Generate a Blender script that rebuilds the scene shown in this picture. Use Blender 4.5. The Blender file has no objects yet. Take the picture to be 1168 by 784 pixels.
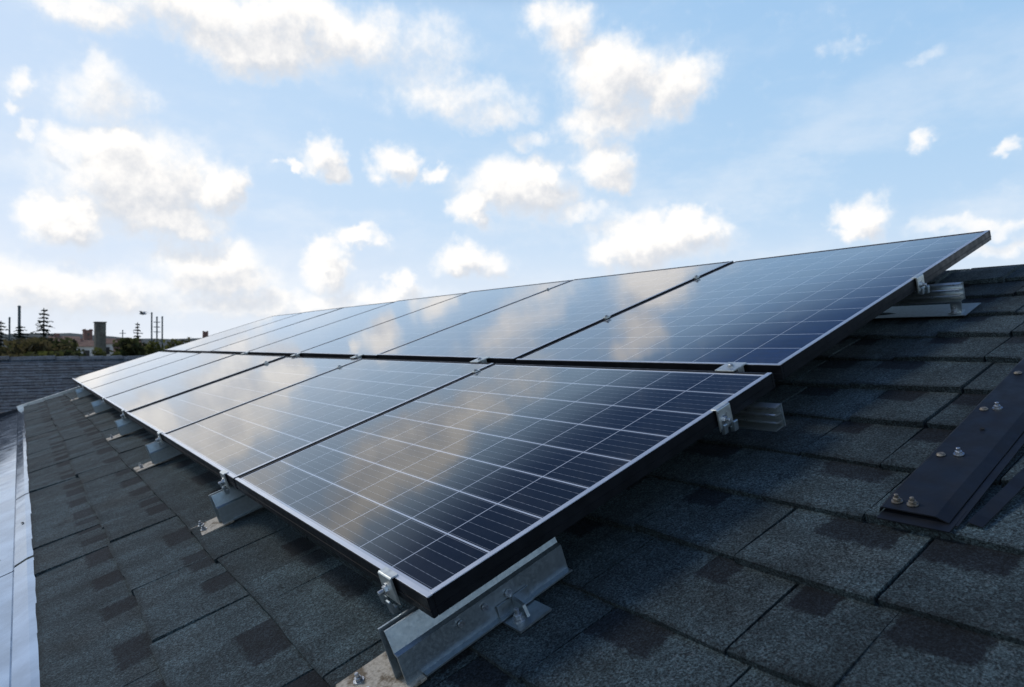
import bpy, bmesh, math, random
from mathutils import Vector, Matrix
R = math.radians
S = bpy.context.scene
COL = S.collection

# ------------------------------------------------------------------ camera
EYE = Vector((0, 0, 6.0))
YAW, PITCH = -0.63746, 0.00444          # from +X towards -Y; slightly up
cd = bpy.data.cameras.new('camera')
cam = bpy.data.objects.new('camera', cd)
COL.objects.link(cam)
S.camera = cam
fw = Vector((math.cos(YAW)*math.cos(PITCH), math.sin(YAW)*math.cos(PITCH), math.sin(PITCH)))
cam.location = EYE
cam.rotation_euler = fw.to_track_quat('-Z', 'Y').to_euler()
cd.sensor_width = 36.0
cd.lens = 757.86/1168*36.0
cd.clip_start = 0.05
cd.clip_end = 20000
cd.dof.use_dof = True
cd.dof.focus_distance = 1.35
cd.dof.aperture_fstop = 8.0

# ------------------------------------------------------------------ view
S.view_settings.view_transform = 'Standard'
S.view_settings.look = 'None'
S.view_settings.gamma = 1.0
S.view_settings.use_curve_mapping = False
S.view_settings.exposure = 0.5

# ------------------------------------------------------------------ node helper
class NT:
    def __init__(self, tree):
        self.t = tree
    def n(self, typ, **kw):
        nd = self.t.nodes.new(typ)
        ins = kw.pop('ins', {})
        for k, v in kw.items():
            setattr(nd, k, v)
        for k, v in ins.items():
            self.set(nd.inputs[k], v)
        return nd
    def set(self, sock, v):
        if isinstance(v, bpy.types.NodeSocket):
            self.t.links.new(v, sock)
        else:
            sock.default_value = v
    def m(self, op, a, b=None, c=None, clamp=False):
        nd = self.t.nodes.new('ShaderNodeMath')
        nd.operation = op
        nd.use_clamp = clamp
        for i, v in enumerate((a, b, c)):
            if v is not None:
                self.set(nd.inputs[i], v)
        return nd.outputs[0]
    def vm(self, op, a, b=None, c=None, out=0):
        nd = self.t.nodes.new('ShaderNodeVectorMath')
        nd.operation = op
        for i, v in enumerate((a, b, c)):
            if v is not None:
                self.set(nd.inputs[i], v)
        return nd.outputs[out]
    def sstep(self, v, lo, hi, to0=0.0, to1=1.0):
        nd = self.n('ShaderNodeMapRange', interpolation_type='SMOOTHSTEP')
        for k, x in zip(('Value', 'From Min', 'From Max', 'To Min', 'To Max'), (v, lo, hi, to0, to1)):
            self.set(nd.inputs[k], x)
        return nd.outputs[0]
    def lin(self, v, lo, hi, to0=0.0, to1=1.0):
        nd = self.n('ShaderNodeMapRange')
        for k, x in zip(('Value', 'From Min', 'From Max', 'To Min', 'To Max'), (v, lo, hi, to0, to1)):
            self.set(nd.inputs[k], x)
        return nd.outputs[0]
    def noise(self, vec, scale, detail=2.0, rough=0.5, out='Fac'):
        nd = self.n('ShaderNodeTexNoise')
        if vec is not None:
            self.set(nd.inputs['Vector'], vec)
        nd.inputs['Scale'].default_value = scale
        nd.inputs['Detail'].default_value = detail
        nd.inputs['Roughness'].default_value = rough
        return nd.outputs[out]
    def mix(self, fac, a, b, blend='MIX'):
        nd = self.n('ShaderNodeMix', data_type='RGBA', blend_type=blend)
        self.set(nd.inputs[0], fac)
        for s, v in ((6, a), (7, b)):
            if isinstance(v, (tuple, list)) and len(v) == 3:
                v = (*v, 1)
            self.set(nd.inputs[s], v)
        return nd.outputs[2]
    def xyz(self, x, y, z=0.0):
        nd = self.n('ShaderNodeCombineXYZ')
        for i, v in enumerate((x, y, z)):
            self.set(nd.inputs[i], v)
        return nd.outputs[0]

# ------------------------------------------------------------------ sky with clouds
SUN_EL, SUN_AZ = 40.0, -26.0             # azimuth measured from +X towards -Y
SKY_STRENGTH = 0.15
CLOUDS = [  # azimuth, elevation, half width, half height (degrees), weight
(6.7,12.3,6.4,3.8,1),(2.4,9.3,2.7,1.8,1),(12.0,12.4,1.9,2.5,1),(5.0,14.5,3.3,1.8,1),(9.0,9.7,3.6,1.6,0.9),
(15.9,24.7,15.1,2.5,0.95),(15.9,22.8,6.3,2.3,1),(25.0,24.3,9.8,2.3,0.62),(4.4,23.5,5.4,1.4,0.8),(29.4,22.2,4.6,2.2,0.5),
(4.5,18.3,3.2,2.8,0.7),(3.9,19.9,1.6,1.6,0.7),(-0.4,17.6,1.1,1.1,0.8),(-0.8,15.6,0.8,0.8,0.6),(0.8,14.7,0.8,0.6,0.6),
(20.4,15.6,2.0,1.9,1),(21.3,14.3,1.7,1.1,0.9),(18.1,14.8,1.0,0.4,0.8),(26.5,15.4,2.1,1.7,1),(30.0,14.7,1.5,0.8,0.8),
(37.0,13.4,4.7,2.9,1),(33.6,11.6,2.3,1.5,1),(38.5,14.8,2.6,1.7,1),(41.9,11.3,3.4,1.0,0.6),(31.7,20.5,6.7,1.9,0.62),
(34.7,19.3,3.8,1.2,0.6),(45.2,22.1,5.3,3.5,1),(41.5,25.7,2.9,2.5,0.85),(50.0,21.1,3.4,2.6,0.95),(44.5,19.2,4.4,1.6,0.8),
(40.8,26.3,3.0,1.8,0.8),(44.3,15.5,2.7,2.5,0.95),(45.2,14.0,2.2,1.3,0.9),(37.9,17.6,2.6,0.9,0.6),(43.2,17.9,1.5,1.4,0.6),
(32.3,7.2,3.2,1.5,1),(48.5,8.8,6.2,2.2,1),(51.7,9.9,2.8,1.4,1),(45.2,8.2,3.0,1.5,0.9),(23.6,9.0,1.9,0.9,0.95),
(21.5,6.6,2.1,2.3,0.9),(21.1,8.0,1.1,1.1,0.9),(26.9,5.3,1.3,1.2,0.9),(25.8,4.1,4.4,1.0,0.7),(64.1,9.5,2.3,1.8,0.95),
(67.8,14.5,1.2,0.9,0.7),(74.0,13.2,1.2,0.6,0.7),(63.2,8.4,1.5,0.8,0.8),(3.4,4.4,8.0,2.1,0.8),(11.8,6.7,4.4,2.2,0.9),
(13.0,5.2,5.1,1.4,0.9),(-0.1,4.0,2.9,2.4,0.8),(16.0,3.6,10.5,1.6,0.7),(71.3,8.7,4.1,0.7,0.6),(72.3,7.0,3.0,0.8,0.6),
(63.0,21.9,2.4,0.8,0.45),(68.7,20.5,1.6,0.6,0.4)]

def cloud_group():
    g = bpy.data.node_groups.new('cloud_field', 'ShaderNodeTree')
    g.interface.new_socket('Vector', in_out='INPUT', socket_type='NodeSocketVector')
    g.interface.new_socket('Value', in_out='OUTPUT', socket_type='NodeSocketFloat')
    N = NT(g)
    gi = g.nodes.new('NodeGroupInput'); go = g.nodes.new('NodeGroupOutput')
    acc = None
    for a, e, ra, re, w in CLOUDS:
        k = 1.35
        inv = (1/(ra*k), 1/(re*k), 0)
        v = N.vm('MULTIPLY_ADD', gi.outputs[0], inv, (-a*inv[0], -e*inv[1], 0))
        l = N.vm('LENGTH', v, out=1)
        f = N.sstep(l, 0.15, 1.15, w, 0.0)
        acc = f if acc is None else N.m('SMOOTH_MAX', acc, f, 0.12)
    N.set(go.inputs[0], acc)
    return g

def make_world():
    W = bpy.data.worlds.new('World')
    S.world = W
    W.use_nodes = True
    W.node_tree.nodes.clear()
    N = NT(W.node_tree)
    sky = N.n('ShaderNodeTexSky', sky_type='NISHITA')
    sky.sun_disc = False
    sky.sun_elevation = R(SUN_EL)
    sky.sun_rotation = R(90 + SUN_AZ)
    sky.altitude = 50
    sky.air_density = 1.0
    sky.dust_density = 0.5
    sky.ozone_density = 2.5
    d = N.n('ShaderNodeTexCoord').outputs['Generated']
    sp = N.n('ShaderNodeSeparateXYZ', ins={0: d})
    x, y, z = sp.outputs
    deg = 180/math.pi
    az = N.m('MULTIPLY', N.m('ARCTAN2', N.m('MULTIPLY', y, -1), x), deg)
    el = N.m('MULTIPLY', N.m('ARCSINE', z), deg)
    p = N.xyz(az, el)
    w1 = N.vm('SUBTRACT', N.noise(d, 11, 4, 0.55, 'Color'), (.5, .5, .5))
    w2 = N.vm('SUBTRACT', N.noise(d, 42, 4, 0.6, 'Color'), (.5, .5, .5))
    pw = N.vm('MULTIPLY_ADD', w1, (7.0, 4.5, 0), p)
    pw = N.vm('MULTIPLY_ADD', w2, (2.2, 1.7, 0), pw)
    fb = N.noise(d, 30, 7, 0.62)
    fine = N.noise(d, 80, 5, 0.6)
    g = cloud_group()
    def field(v):
        nd = N.n('ShaderNodeGroup'); nd.node_tree = g
        N.set(nd.inputs[0], v)
        return nd.outputs[0]
    f1 = field(pw)
    f2 = field(N.vm('ADD', pw, (-0.9, 1.5, 0)))
    # cloud cover beyond the part of the sky seen directly
    gen = N.noise(N.vm('MULTIPLY', d, (1, 1, 1.6)), 3.2, 6, 0.55)
    gen = N.sstep(gen, 0.53, 0.70)
    out = N.m('MAXIMUM', N.sstep(el, 27, 33), N.sstep(N.m('ABSOLUTE', N.m('SUBTRACT', az, 36.5)), 40, 52))
    gen = N.m('MULTIPLY', N.m('MULTIPLY', gen, out), 0.5)
    f1 = N.m('MAXIMUM', f1, gen)
    f2 = N.m('MAXIMUM', f2, N.m('MULTIPLY', gen, 0.85))
    raw = N.m('ADD', f1, N.m('MULTIPLY', N.m('SUBTRACT', fb, 0.5), 0.95))
    dens = N.sstep(raw, 0.12, 0.92)
    veil = N.m('MULTIPLY', N.sstep(N.noise(N.vm('MULTIPLY', d, (1, 1, 2.5)), 5, 6, 0.6), 0.40, 0.75), 0.50)
    veil = N.m('ADD', veil, N.m('MULTIPLY', N.sstep(f1, 0.02, 0.60), 0.38), clamp=True)
    veil = N.m('MULTIPLY', veil, N.sstep(el, 33, 8, 0.06, 1.0))
    low = N.sstep(el, 11.0, 0.5, 0.0, 0.70)
    cov = N.m('SUBTRACT', 1.0, N.m('MULTIPLY', N.m('SUBTRACT', 1.0, dens),
              N.m('MULTIPLY', N.m('SUBTRACT', 1.0, veil), N.m('SUBTRACT', 1.0, low))))
    # light: bright where the cloud thins out towards the sun, greyer in the thick lower body
    lit = N.m('ADD', N.m('MULTIPLY', N.m('SUBTRACT', f1, f2), 1.1), 0.62)
    lit = N.m('ADD', lit, N.m('MULTIPLY', N.m('SUBTRACT', fb, 0.5), 1.1))
    lit = N.m('ADD', lit, N.m('MULTIPLY', N.m('SUBTRACT', fine, 0.5), 0.50))
    lit = N.m('ADD', lit, N.m('MULTIPLY', N.m('SUBTRACT', 1.0, dens), 0.15), clamp=True)
    cc = N.mix(N.sstep(lit, 0.10, 1.12), (0.46, 0.485, 0.53), (0.76, 0.742, 0.72))
    cc = N.mix(N.m('MULTIPLY', N.m('SUBTRACT', 1.0, dens), 0.8), cc, (0.60, 0.65, 0.71))
    skyc = N.vm('MULTIPLY', sky.outputs[0], (SKY_STRENGTH,)*3)
    skyc = N.vm('MULTIPLY', skyc, (1.22, 1.28, 1.24))
    skyc = N.vm('DIVIDE', N.vm('MULTIPLY', skyc, (1.92, 2.86, 4.95)), N.vm('MULTIPLY_ADD', skyc, (3.0, 4.35, 6.6), (1, 1, 1)))   # per-channel roll-off compresses the bright part of the sky
    skyc = N.mix(N.sstep(el, 26.5, 32), skyc, N.vm('MULTIPLY', skyc, (0.17, 0.22, 0.34)))
    skyc = N.mix(N.sstep(el, -4, -0.5), (0.10, 0.10, 0.09), skyc)
    col = N.mix(N.m('MULTIPLY', cov, N.sstep(el, -1.0, 0.0)), skyc, cc)
    bg = N.n('ShaderNodeBackground', ins={0: col, 1: 1.0})
    o = N.n('ShaderNodeOutputWorld')
    N.t.links.new(bg.outputs[0], o.inputs[0])
    W.cycles.sampling_method = 'MANUAL'
    W.cycles.sample_map_resolution = 512
make_world()

sl = bpy.data.lights.new('sun', 'SUN')
sl.energy = 0.7
sl.angle = R(14)
sl.color = (1.0, 0.95, 0.87)
so = bpy.data.objects.new('sun', sl)
COL.objects.link(so)
sd = Vector((math.cos(R(SUN_EL))*math.cos(R(SUN_AZ)), -math.cos(R(SUN_EL))*math.sin(R(SUN_AZ)), math.sin(R(SUN_EL))))
so.rotation_euler = (-sd).to_track_quat('-Z', 'Y').to_euler()
so.location = (0, 0, 30)

# ------------------------------------------------------------------ materials
def principled(name):
    m = bpy.data.materials.new(name)
    m.use_nodes = True
    m.node_tree.nodes.clear()
    N = NT(m.node_tree)
    b = N.n('ShaderNodeBsdfPrincipled')
    o = N.n('ShaderNodeOutputMaterial')
    N.t.links.new(b.outputs[0], o.inputs[0])
    return m, N, b

def bump(N, b, h, strength, dist):
    nd = N.n('ShaderNodeBump', ins={'Height': h, 'Strength': strength, 'Distance': dist})
    N.set(b.inputs['Normal'], nd.outputs[0])

def plain(name, col, rough=0.6, metal=0.0, var=0.25, scale=30, bmp=0.0, detail=5, rvar=0.1):
    m, N, b = principled(name)
    oc = N.n('ShaderNodeTexCoord').outputs['Object']
    f = N.noise(oc, scale, detail, 0.6)
    k = N.sstep(f, 0.3, 0.7, 1-var, 1+var)
    c = N.vm('SCALE', (*col,), None)
    nd = c.node; N.set(nd.inputs['Scale'], k)
    N.set(b.inputs['Base Color'], c)
    N.set(b.inputs['Roughness'], N.lin(N.noise(oc, scale*2.3, 4), 0.3, 0.7, max(rough-rvar, .03), min(rough+rvar, 1)))
    b.inputs['Metallic'].default_value = metal
    if bmp:
        bump(N, b, f, bmp, 0.01)
    return m

def shingle_material(name, base, dark, warm, gscale):
    m, N, b = principled(name)
    oc = N.n('ShaderNodeTexCoord').outputs['Object']
    uv = N.n('ShaderNodeUVMap', uv_map='UVMap').outputs[0]
    at = N.n('ShaderNodeAttribute', attribute_name='tab')
    sc = N.n('ShaderNodeSeparateColor', ins={0: at.outputs['Color']})
    br, ps, pw = sc.outputs
    su = N.n('ShaderNodeSeparateXYZ', ins={0: uv})
    wob = N.vm('SUBTRACT', N.noise(oc, 60, 4, .65, 'Color'), (.5, .5, .5))
    sw = N.n('ShaderNodeSeparateXYZ', ins={0: wob})
    ux = N.m('ADD', su.outputs[0], N.m('MULTIPLY', sw.outputs[0], 0.16))
    uy = N.m('ADD', su.outputs[1], N.m('MULTIPLY', sw.outputs[1], 0.22))
    py = N.sstep(uy, 0.62, 0.69)
    px = N.m('MULTIPLY', N.sstep(ux, ps, N.m('ADD', ps, 0.05)),
             N.sstep(ux, N.m('ADD', N.m('ADD', ps, pw), 0.05), N.m('ADD', ps, pw)))
    patch = N.m('MULTIPLY', px, py)
    gr = N.noise(oc, gscale, 3, 0.7)
    vor = N.n('ShaderNodeTexVoronoi', ins={'Scale': gscale*0.8})
    N.set(vor.inputs['Vector'], oc)
    vs = N.n('ShaderNodeSeparateColor', ins={0: vor.outputs['Color']})
    grain = N.m('MULTIPLY', N.sstep(gr, 0.32, 0.70, 0.25, 1.95), N.lin(vs.outputs[0], 0, 1, 0.55, 1.4))
    large = N.noise(oc, 2.6, 5, 0.6)
    col = N.mix(N.sstep(large, 0.46, 0.72, 0.0, 0.55), base, warm)
    col = N.mix(N.m('MULTIPLY', patch, N.lin(br, 0, 1, 1.0, 0.78)), col, dark)
    col = N.mix(N.m('MULTIPLY', N.sstep(vs.outputs[1], 0.86, 0.96, 0, 0.40), N.m('SUBTRACT', 1.0, N.m('MULTIPLY', patch, 0.85))), col, (0.085, 0.095, 0.10))
    k = N.m('MULTIPLY', grain, N.lin(br, 0, 1, 0.68, 1.28))
    k = N.m('MULTIPLY', k, N.sstep(N.noise(oc, 9, 5, 0.6), 0.3, 0.7, 0.72, 1.22))
    k = N.m('MULTIPLY', k, N.sstep(N.noise(N.vm('MULTIPLY', oc, (1.2, 11, 1)), 1.0, 5, 0.65), 0.34, 0.66, 0.80, 1.12))   # run-off streaks
    k = N.m('MULTIPLY', k, N.sstep(su.outputs[1], 0.0, 0.09, 0.62, 1.0))     # course-edge shadow line, darkened into the colour along the leading edge
    c = N.vm('SCALE', col); N.set(c.node.inputs['Scale'], k)
    N.set(b.inputs['Base Color'], c)
    b.inputs['Roughness'].default_value = 0.88
    b.inputs['Specular IOR Level'].default_value = 0.35
    h = N.m('ADD', gr, N.m('MULTIPLY', vs.outputs[0], 0.35))
    bump(N, b, h, 0.65, 0.0022)
    return m

def cell_material(name, ncol, nrow, W, H, cell, bus, rowline):
    """glass over silicon cells; UV spans the cell field, the margin outside it is white backsheet"""
    m, N, b = principled(name)
    uv = N.n('ShaderNodeUVMap', uv_map='UVMap').outputs[0]
    oc = N.n('ShaderNodeTexCoord').outputs['Object']
    s = N.n('ShaderNodeSeparateXYZ', ins={0: uv})
    U, V = s.outputs[0], s.outputs[1]
    cu = N.m('MULTIPLY', U, ncol); cv = N.m('MULTIPLY', V, nrow)
    fu = N.m('FRACT', cu); fv = N.m('FRACT', cv)
    pu, pv = W/ncol, H/nrow
    def near(f, pitch, w, off=0.0):         # 1 within w/2 metres of cell border (+off)
        dd = N.m('ABSOLUTE', N.m('SUBTRACT', N.m('MULTIPLY', N.m('MINIMUM', f, N.m('SUBTRACT', 1.0, f)), pitch), off))
        return N.sstep(dd, w*0.35, w*0.65, 1.0, 0.0)
    def at(f, pos, pitch, w):
        dd = N.m('MULTIPLY', N.m('ABSOLUTE', N.m('SUBTRACT', f, pos)), pitch)
        return N.sstep(dd, w*0.35, w*0.65, 1.0, 0.0)
    lc = N.m('MULTIPLY', near(fu, pu, 0.0023), 0.95)
    lr = N.m('MULTIPLY', near(fv, pv, rowline), 1.0)
    line = N.m('MAXIMUM', lc, lr)
    if bus:
        lr2 = N.m('MULTIPLY', near(fv, pv, 0.0009, 0.0048), 0.35)
        line = N.m('MAXIMUM', line, lr2)
        dash = N.lin(N.m('PINGPONG', N.m('MULTIPLY', cu, 14.0), 1.0), 0, 1, 0.35, 0.8)
        for q in bus:
            line = N.m('MAXIMUM', line, N.m('MULTIPLY', at(fv, q, pv, 0.0011), N.m('MULTIPLY', dash, 0.55)))
    else:
        for q in (0.33, 0.67):
            line = N.m('MAXIMUM', line, N.m('MULTIPLY', at(fv, q, pv, 0.0010), 0.12))
    # outside the field
    eu = N.m('ABSOLUTE', N.m('SUBTRACT', U, 0.5)); ev = N.m('ABSOLUTE', N.m('SUBTRACT', V, 0.5))
    outm = N.m('MAXIMUM', N.m('GREATER_THAN', eu, 0.5), N.m('GREATER_THAN', ev, 0.5))
    # each cell its own slight tone, crystals and fingers inside
    cid = N.xyz(N.m('FLOOR', cu), N.m('FLOOR', cv), 0.3)
    wn = N.n('ShaderNodeTexWhiteNoise', ins={0: cid}).outputs[0]
    vor = N.n('ShaderNodeTexVoronoi', ins={'Scale': 90})
    N.set(vor.inputs['Vector'], oc)
    vs = N.n('ShaderNodeSeparateColor', ins={0: vor.outputs['Color']})
    streak = N.noise(N.vm('MULTIPLY', oc, (160, 5, 1)), 1.0, 2)
    k = N.m('MULTIPLY', N.lin(wn, 0, 1, 0.8, 1.2), N.m('MULTIPLY', N.lin(vs.outputs[0], 0, 1, 0.75, 1.3), N.sstep(streak, .3, .7, .8, 1.2)))
    cc = N.vm('SCALE', cell); N.set(cc.node.inputs['Scale'], k)
    col = N.mix(line, cc, (0.74, 0.77, 0.82))
    col = N.mix(outm, col, (0.80, 0.82, 0.85))
    N.set(b.inputs['Base Color'], col)
    dust = N.noise(oc, 7, 6, 0.65)
    drip = N.sstep(N.noise(N.vm('MULTIPLY', oc, (2.5, 40, 1)), 1.0, 5, 0.6), 0.5, 0.8)
    film = N.m('MULTIPLY', N.m('ADD', N.sstep(dust, 0.4, 0.8), N.m('MULTIPLY', drip, 0.8)), 0.035)
    edge = N.sstep(V, 0.10, -0.01, 0.0, 0.05)
    col = N.mix(N.m('ADD', film, edge), col, (0.30, 0.29, 0.27))
    N.set(b.inputs['Base Color'], col)
    N.set(b.inputs['Roughness'], N.lin(dust, 0.3, 0.7, 0.04, 0.075))
    b.inputs['IOR'].default_value = 1.33
    b.inputs['Coat Weight'].default_value = 1.0
    b.inputs['Coat IOR'].default_value = 1.2
    b.inputs['Coat Roughness'].default_value = 0.045
    tex = N.noise(oc, 3.0, 2, 0.5)
    bump(N, b, tex, 0.05, 0.02)
    return m

M = {}
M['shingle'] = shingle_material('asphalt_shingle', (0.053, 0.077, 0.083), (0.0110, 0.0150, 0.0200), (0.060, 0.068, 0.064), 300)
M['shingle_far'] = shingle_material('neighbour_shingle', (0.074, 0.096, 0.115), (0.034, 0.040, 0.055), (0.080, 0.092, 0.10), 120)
M['cell'] = cell_material('dark_cells', 8, 8, 1.09, 0.93, (0.0030, 0.0034, 0.0058), (0.2, 0.4, 0.6, 0.8), 0.0036)
M['cell_blue'] = cell_material('blue_cells', 8, 12, 1.14, 1.37, (0.003, 0.016, 0.060), (), 0.0026)
M['frame_black'] = plain('black_anodised', (0.0085, 0.0095, 0.012), 0.46, 0.0, 0.3, 20)
M['frame_black'].node_tree.nodes['Principled BSDF'].inputs['Specular IOR Level'].default_value = 0.22
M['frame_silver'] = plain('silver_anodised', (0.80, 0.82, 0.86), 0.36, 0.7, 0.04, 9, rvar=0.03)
M['backsheet'] = plain('backsheet', (0.35, 0.35, 0.36), 0.7)
M['galv'] = plain('galvanised_steel', (0.40, 0.46, 0.49), 0.38, 0.88, 0.10, 85, 0.02, 7, 0.08)
M['alu'] = plain('mill_aluminium', (0.66, 0.71, 0.72), 0.30, 0.9, 0.05, 15, rvar=0.04)
M['clamp'] = plain('clamp_aluminium', (0.74, 0.76, 0.72), 0.36, 0.75, 0.15, 60)
M['bolt'] = plain('zinc_bolt', (0.52, 0.54, 0.56), 0.34, 0.9, 0.35, 150)
M['rust_bolt'] = plain('weathered_bolt', (0.25, 0.22, 0.18), 0.55, 0.6, 0.45, 160)
M['gutter'] = plain('coated_gutter', (0.33, 0.41, 0.53), 0.10, 0.9, 0.22, 5, 0.015, 5, 0.06)
M['flash_black'] = plain('black_painted_steel', (0.0085, 0.0110, 0.0160), 0.52, 0.0, 0.35, 14, 0.02)
M['deck'] = plain('roof_felt', (0.012, 0.012, 0.013), 0.95)
M['fascia'] = plain('painted_fascia', (0.55, 0.54, 0.52), 0.6)
M['plaster'] = plain('render_wall', (0.48, 0.45, 0.40), 0.85, 0, 0.15, 4)
M['rust_line'] = plain('rust', (0.10, 0.055, 0.03), 0.85)

def plate_material():
    m, N, b = principled('weathered_base_plate')
    oc = N.n('ShaderNodeTexCoord').outputs['Object']
    st = N.sstep(N.noise(oc, 26, 6, 0.7), 0.47, 0.62)
    fn = N.noise(oc, 160, 4)
    c = N.mix(st, (0.55, 0.50, 0.42), (0.16, 0.12, 0.075))
    c = N.mix(N.sstep(fn, 0.4, 0.75, 0, .6), c, (0.26, 0.22, 0.16))
    N.set(b.inputs['Base Color'], c)
    b.inputs['Roughness'].default_value = 0.65
    b.inputs['Metallic'].default_value = 0.25
    bump(N, b, fn, 0.3, 0.003)
    return m
M['plate'] = plate_material()

def leaf_material(name, c1, c2):
    m, N, b = principled(name)
    oc = N.n('ShaderNodeTexCoord').outputs['Object']
    f = N.noise(oc, 1.1, 4, 0.7)
    c = N.mix(N.sstep(f, 0.36, 0.64), c1, c2)
    N.set(b.inputs['Base Color'], c)
    b.inputs['Roughness'].default_value = 0.7
    tr = N.n('ShaderNodeBsdfTranslucent'); N.set(tr.inputs[0], c)
    mx = N.n('ShaderNodeMixShader'); mx.inputs[0].default_value = 0.8
    N.t.links.new(b.outputs[0], mx.inputs[1]); N.t.links.new(tr.outputs[0], mx.inputs[2])
    o = [n_ for n_ in m.node_tree.nodes if n_.type == 'OUTPUT_MATERIAL'][0]
    N.t.links.new(mx.outputs[0], o.inputs[0])
    return m
M['leaf_green'] = leaf_material('leaf_green', (0.095, 0.105, 0.026), (0.12, 0.12, 0.040))
M['leaf_brown'] = leaf_material('leaf_brown', (0.100, 0.088, 0.034), (0.12, 0.100, 0.052))
M['leaf_dark'] = leaf_material('leaf_dark', (0.060, 0.074, 0.030), (0.105, 0.105, 0.042))
M['leaf_conifer'] = leaf_material('leaf_conifer', (0.020, 0.034, 0.026), (0.036, 0.056, 0.040))
M['bark'] = plain('bark', (0.06, 0.05, 0.04), 0.9)
M['pole'] = plain('pole_metal', (0.10, 0.12, 0.13), 0.6, 0.2)
M['stone'] = plain('old_stone', (0.13, 0.125, 0.105), 0.9, 0, 0.35, 2.0)
M['brick'] = plain('red_brick', (0.24, 0.13, 0.105), 0.9, 0, 0.25, 3)
M['pink'] = plain('pink_render', (0.52, 0.33, 0.26), 0.9, 0, 0.12, 0.5)
M['white'] = plain('white_render', (0.66, 0.62, 0.58), 0.85, 0, 0.12, 0.5)
M['yellow'] = plain('cream_render', (0.66, 0.47, 0.26), 0.85, 0, 0.12, 0.5)
M['tile'] = plain('clay_tile', (0.24, 0.13, 0.09), 0.85, 0, 0.25, 2)
M['window'] = plain('window_glass', (0.02, 0.022, 0.025), 0.1)
M['feather'] = plain('feather', (0.26, 0.28, 0.30), 0.8)
M['grass'] = plain('meadow', (0.07, 0.085, 0.03), 0.95, 0, 0.4, 0.05)
M['hill'] = plain('wooded_hill', (0.06, 0.075, 0.07), 0.95, 0, 0.3, 0.01)

# ------------------------------------------------------------------ mesh helpers
class MB:
    def __init__(self):
        self.bm = bmesh.new()
    def add(self, bm2, mi=0, M4=None):
        for f in bm2.faces:
            f.material_index = mi
        if M4 is not None:
            bmesh.ops.transform(bm2, matrix=M4, verts=bm2.verts)
        me = bpy.data.meshes.new('t')
        bm2.to_mesh(me); bm2.free()
        self.bm.from_mesh(me)
        bpy.data.meshes.remove(me)
        return self
    def box(self, x0, x1, y0, y1, z0, z1, mi=0, bev=0.0, M4=None):
        b = bmesh.new()
        bmesh.ops.create_cube(b, size=1)
        for v in b.verts:
            v.co = Vector((x0+(v.co.x+.5)*(x1-x0), y0+(v.co.y+.5)*(y1-y0), z0+(v.co.z+.5)*(z1-z0)))
        if bev:
            bmesh.ops.bevel(b, geom=list(b.edges), offset=bev, segments=2, affect='EDGES')
        return self.add(b, mi, M4)
    def prism(self, pts, y0, y1, mi=0, bev=0.0, M4=None):
        """closed outline in (x, z) drawn out along y"""
        b = bmesh.new()
        v0 = [b.verts.new((x, y0, z)) for x, z in pts]
        v1 = [b.verts.new((x, y1, z)) for x, z in pts]
        n = len(pts)
        b.faces.new(v0); b.faces.new(v1[::-1])
        for i in range(n):
            b.faces.new((v0[i], v1[i], v1[(i+1) % n], v0[(i+1) % n]))
        bmesh.ops.recalc_face_normals(b, faces=b.faces)
        if bev:
            bmesh.ops.bevel(b, geom=list(b.edges), offset=bev, segments=1, affect='EDGES')
        return self.add(b, mi, M4)
    def cyl(self, r, z0, z1, seg=12, r2=None, mi=0, M4=None, bev=0.0):
        b = bmesh.new()
        bmesh.ops.create_cone(b, cap_ends=True, segments=seg, radius1=r, radius2=r if r2 is None else r2, depth=z1-z0)
        for v in b.verts:
            v.co.z += (z0+z1)/2
        if bev:
            bmesh.ops.bevel(b, geom=[e for e in b.edges if abs(e.verts[0].co.z-e.verts[1].co.z) < 1e-6], offset=bev, segments=1, affect='EDGES')
        return self.add(b, mi, M4)
    def build(self, name, mats, parent=None, smooth=False):
        me = bpy.data.meshes.new(name)
        self.bm.normal_update()
        self.bm.to_mesh(me); self.bm.free()
        for m in (mats if isinstance(mats, (list, tuple)) else [mats]):
            me.materials.append(m)
        if smooth:
            for p in me.polygons:
                p.use_smooth = True
        o = bpy.data.objects.new(name, me)
        COL.objects.link(o)
        if parent is not None:
            o.parent = parent
        return o

def tag(o, label, cat, group=None):
    o['label'] = label; o['category'] = cat
    if group: o['group'] = group
    return o
def struct(o, kind='structure'):
    o['kind'] = kind
    return o
def thing(name, label, cat, mw, group=None):
    o = bpy.data.objects.new(name, None)
    o.empty_display_size = 0.05
    COL.objects.link(o)
    o.matrix_world = mw
    return tag(o, label, cat, group)
def dup(root, mw, label):
    r = root.copy(); COL.objects.link(r); r.matrix_world = mw; r['label'] = label
    for ch in [c for c in bpy.data.objects if c.parent == root]:
        c = ch.copy(); COL.objects.link(c); c.parent = r
        for g in [k for k in bpy.data.objects if k.parent == ch]:
            k = g.copy(); COL.objects.link(k); k.parent = c
    return r

# roof frame: x = up the slope (v), y = along the eave away from the camera (u), z = off the roof (n)
SL, N0 = 0.333513, 0.516475
VV = Vector((0, -math.cos(SL), math.sin(SL)))
UU = Vector((1, 0, 0))
NN = Vector((0, math.sin(SL), math.cos(SL)))
O0 = EYE - N0*NN
def RM(v, u, n):
    p = O0 + v*VV + u*UU + n*NN
    return Matrix(((VV.x, UU.x, NN.x, p.x), (VV.y, UU.y, NN.y, p.y), (VV.z, UU.z, NN.z, p.z), (0, 0, 0, 1)))
ROOF = -0.15                            # roof surface below the panels' top plane
def at(azd, dist, z=0.0):
    return Vector((dist*math.cos(R(azd)), -dist*math.sin(R(azd)), z))

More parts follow.
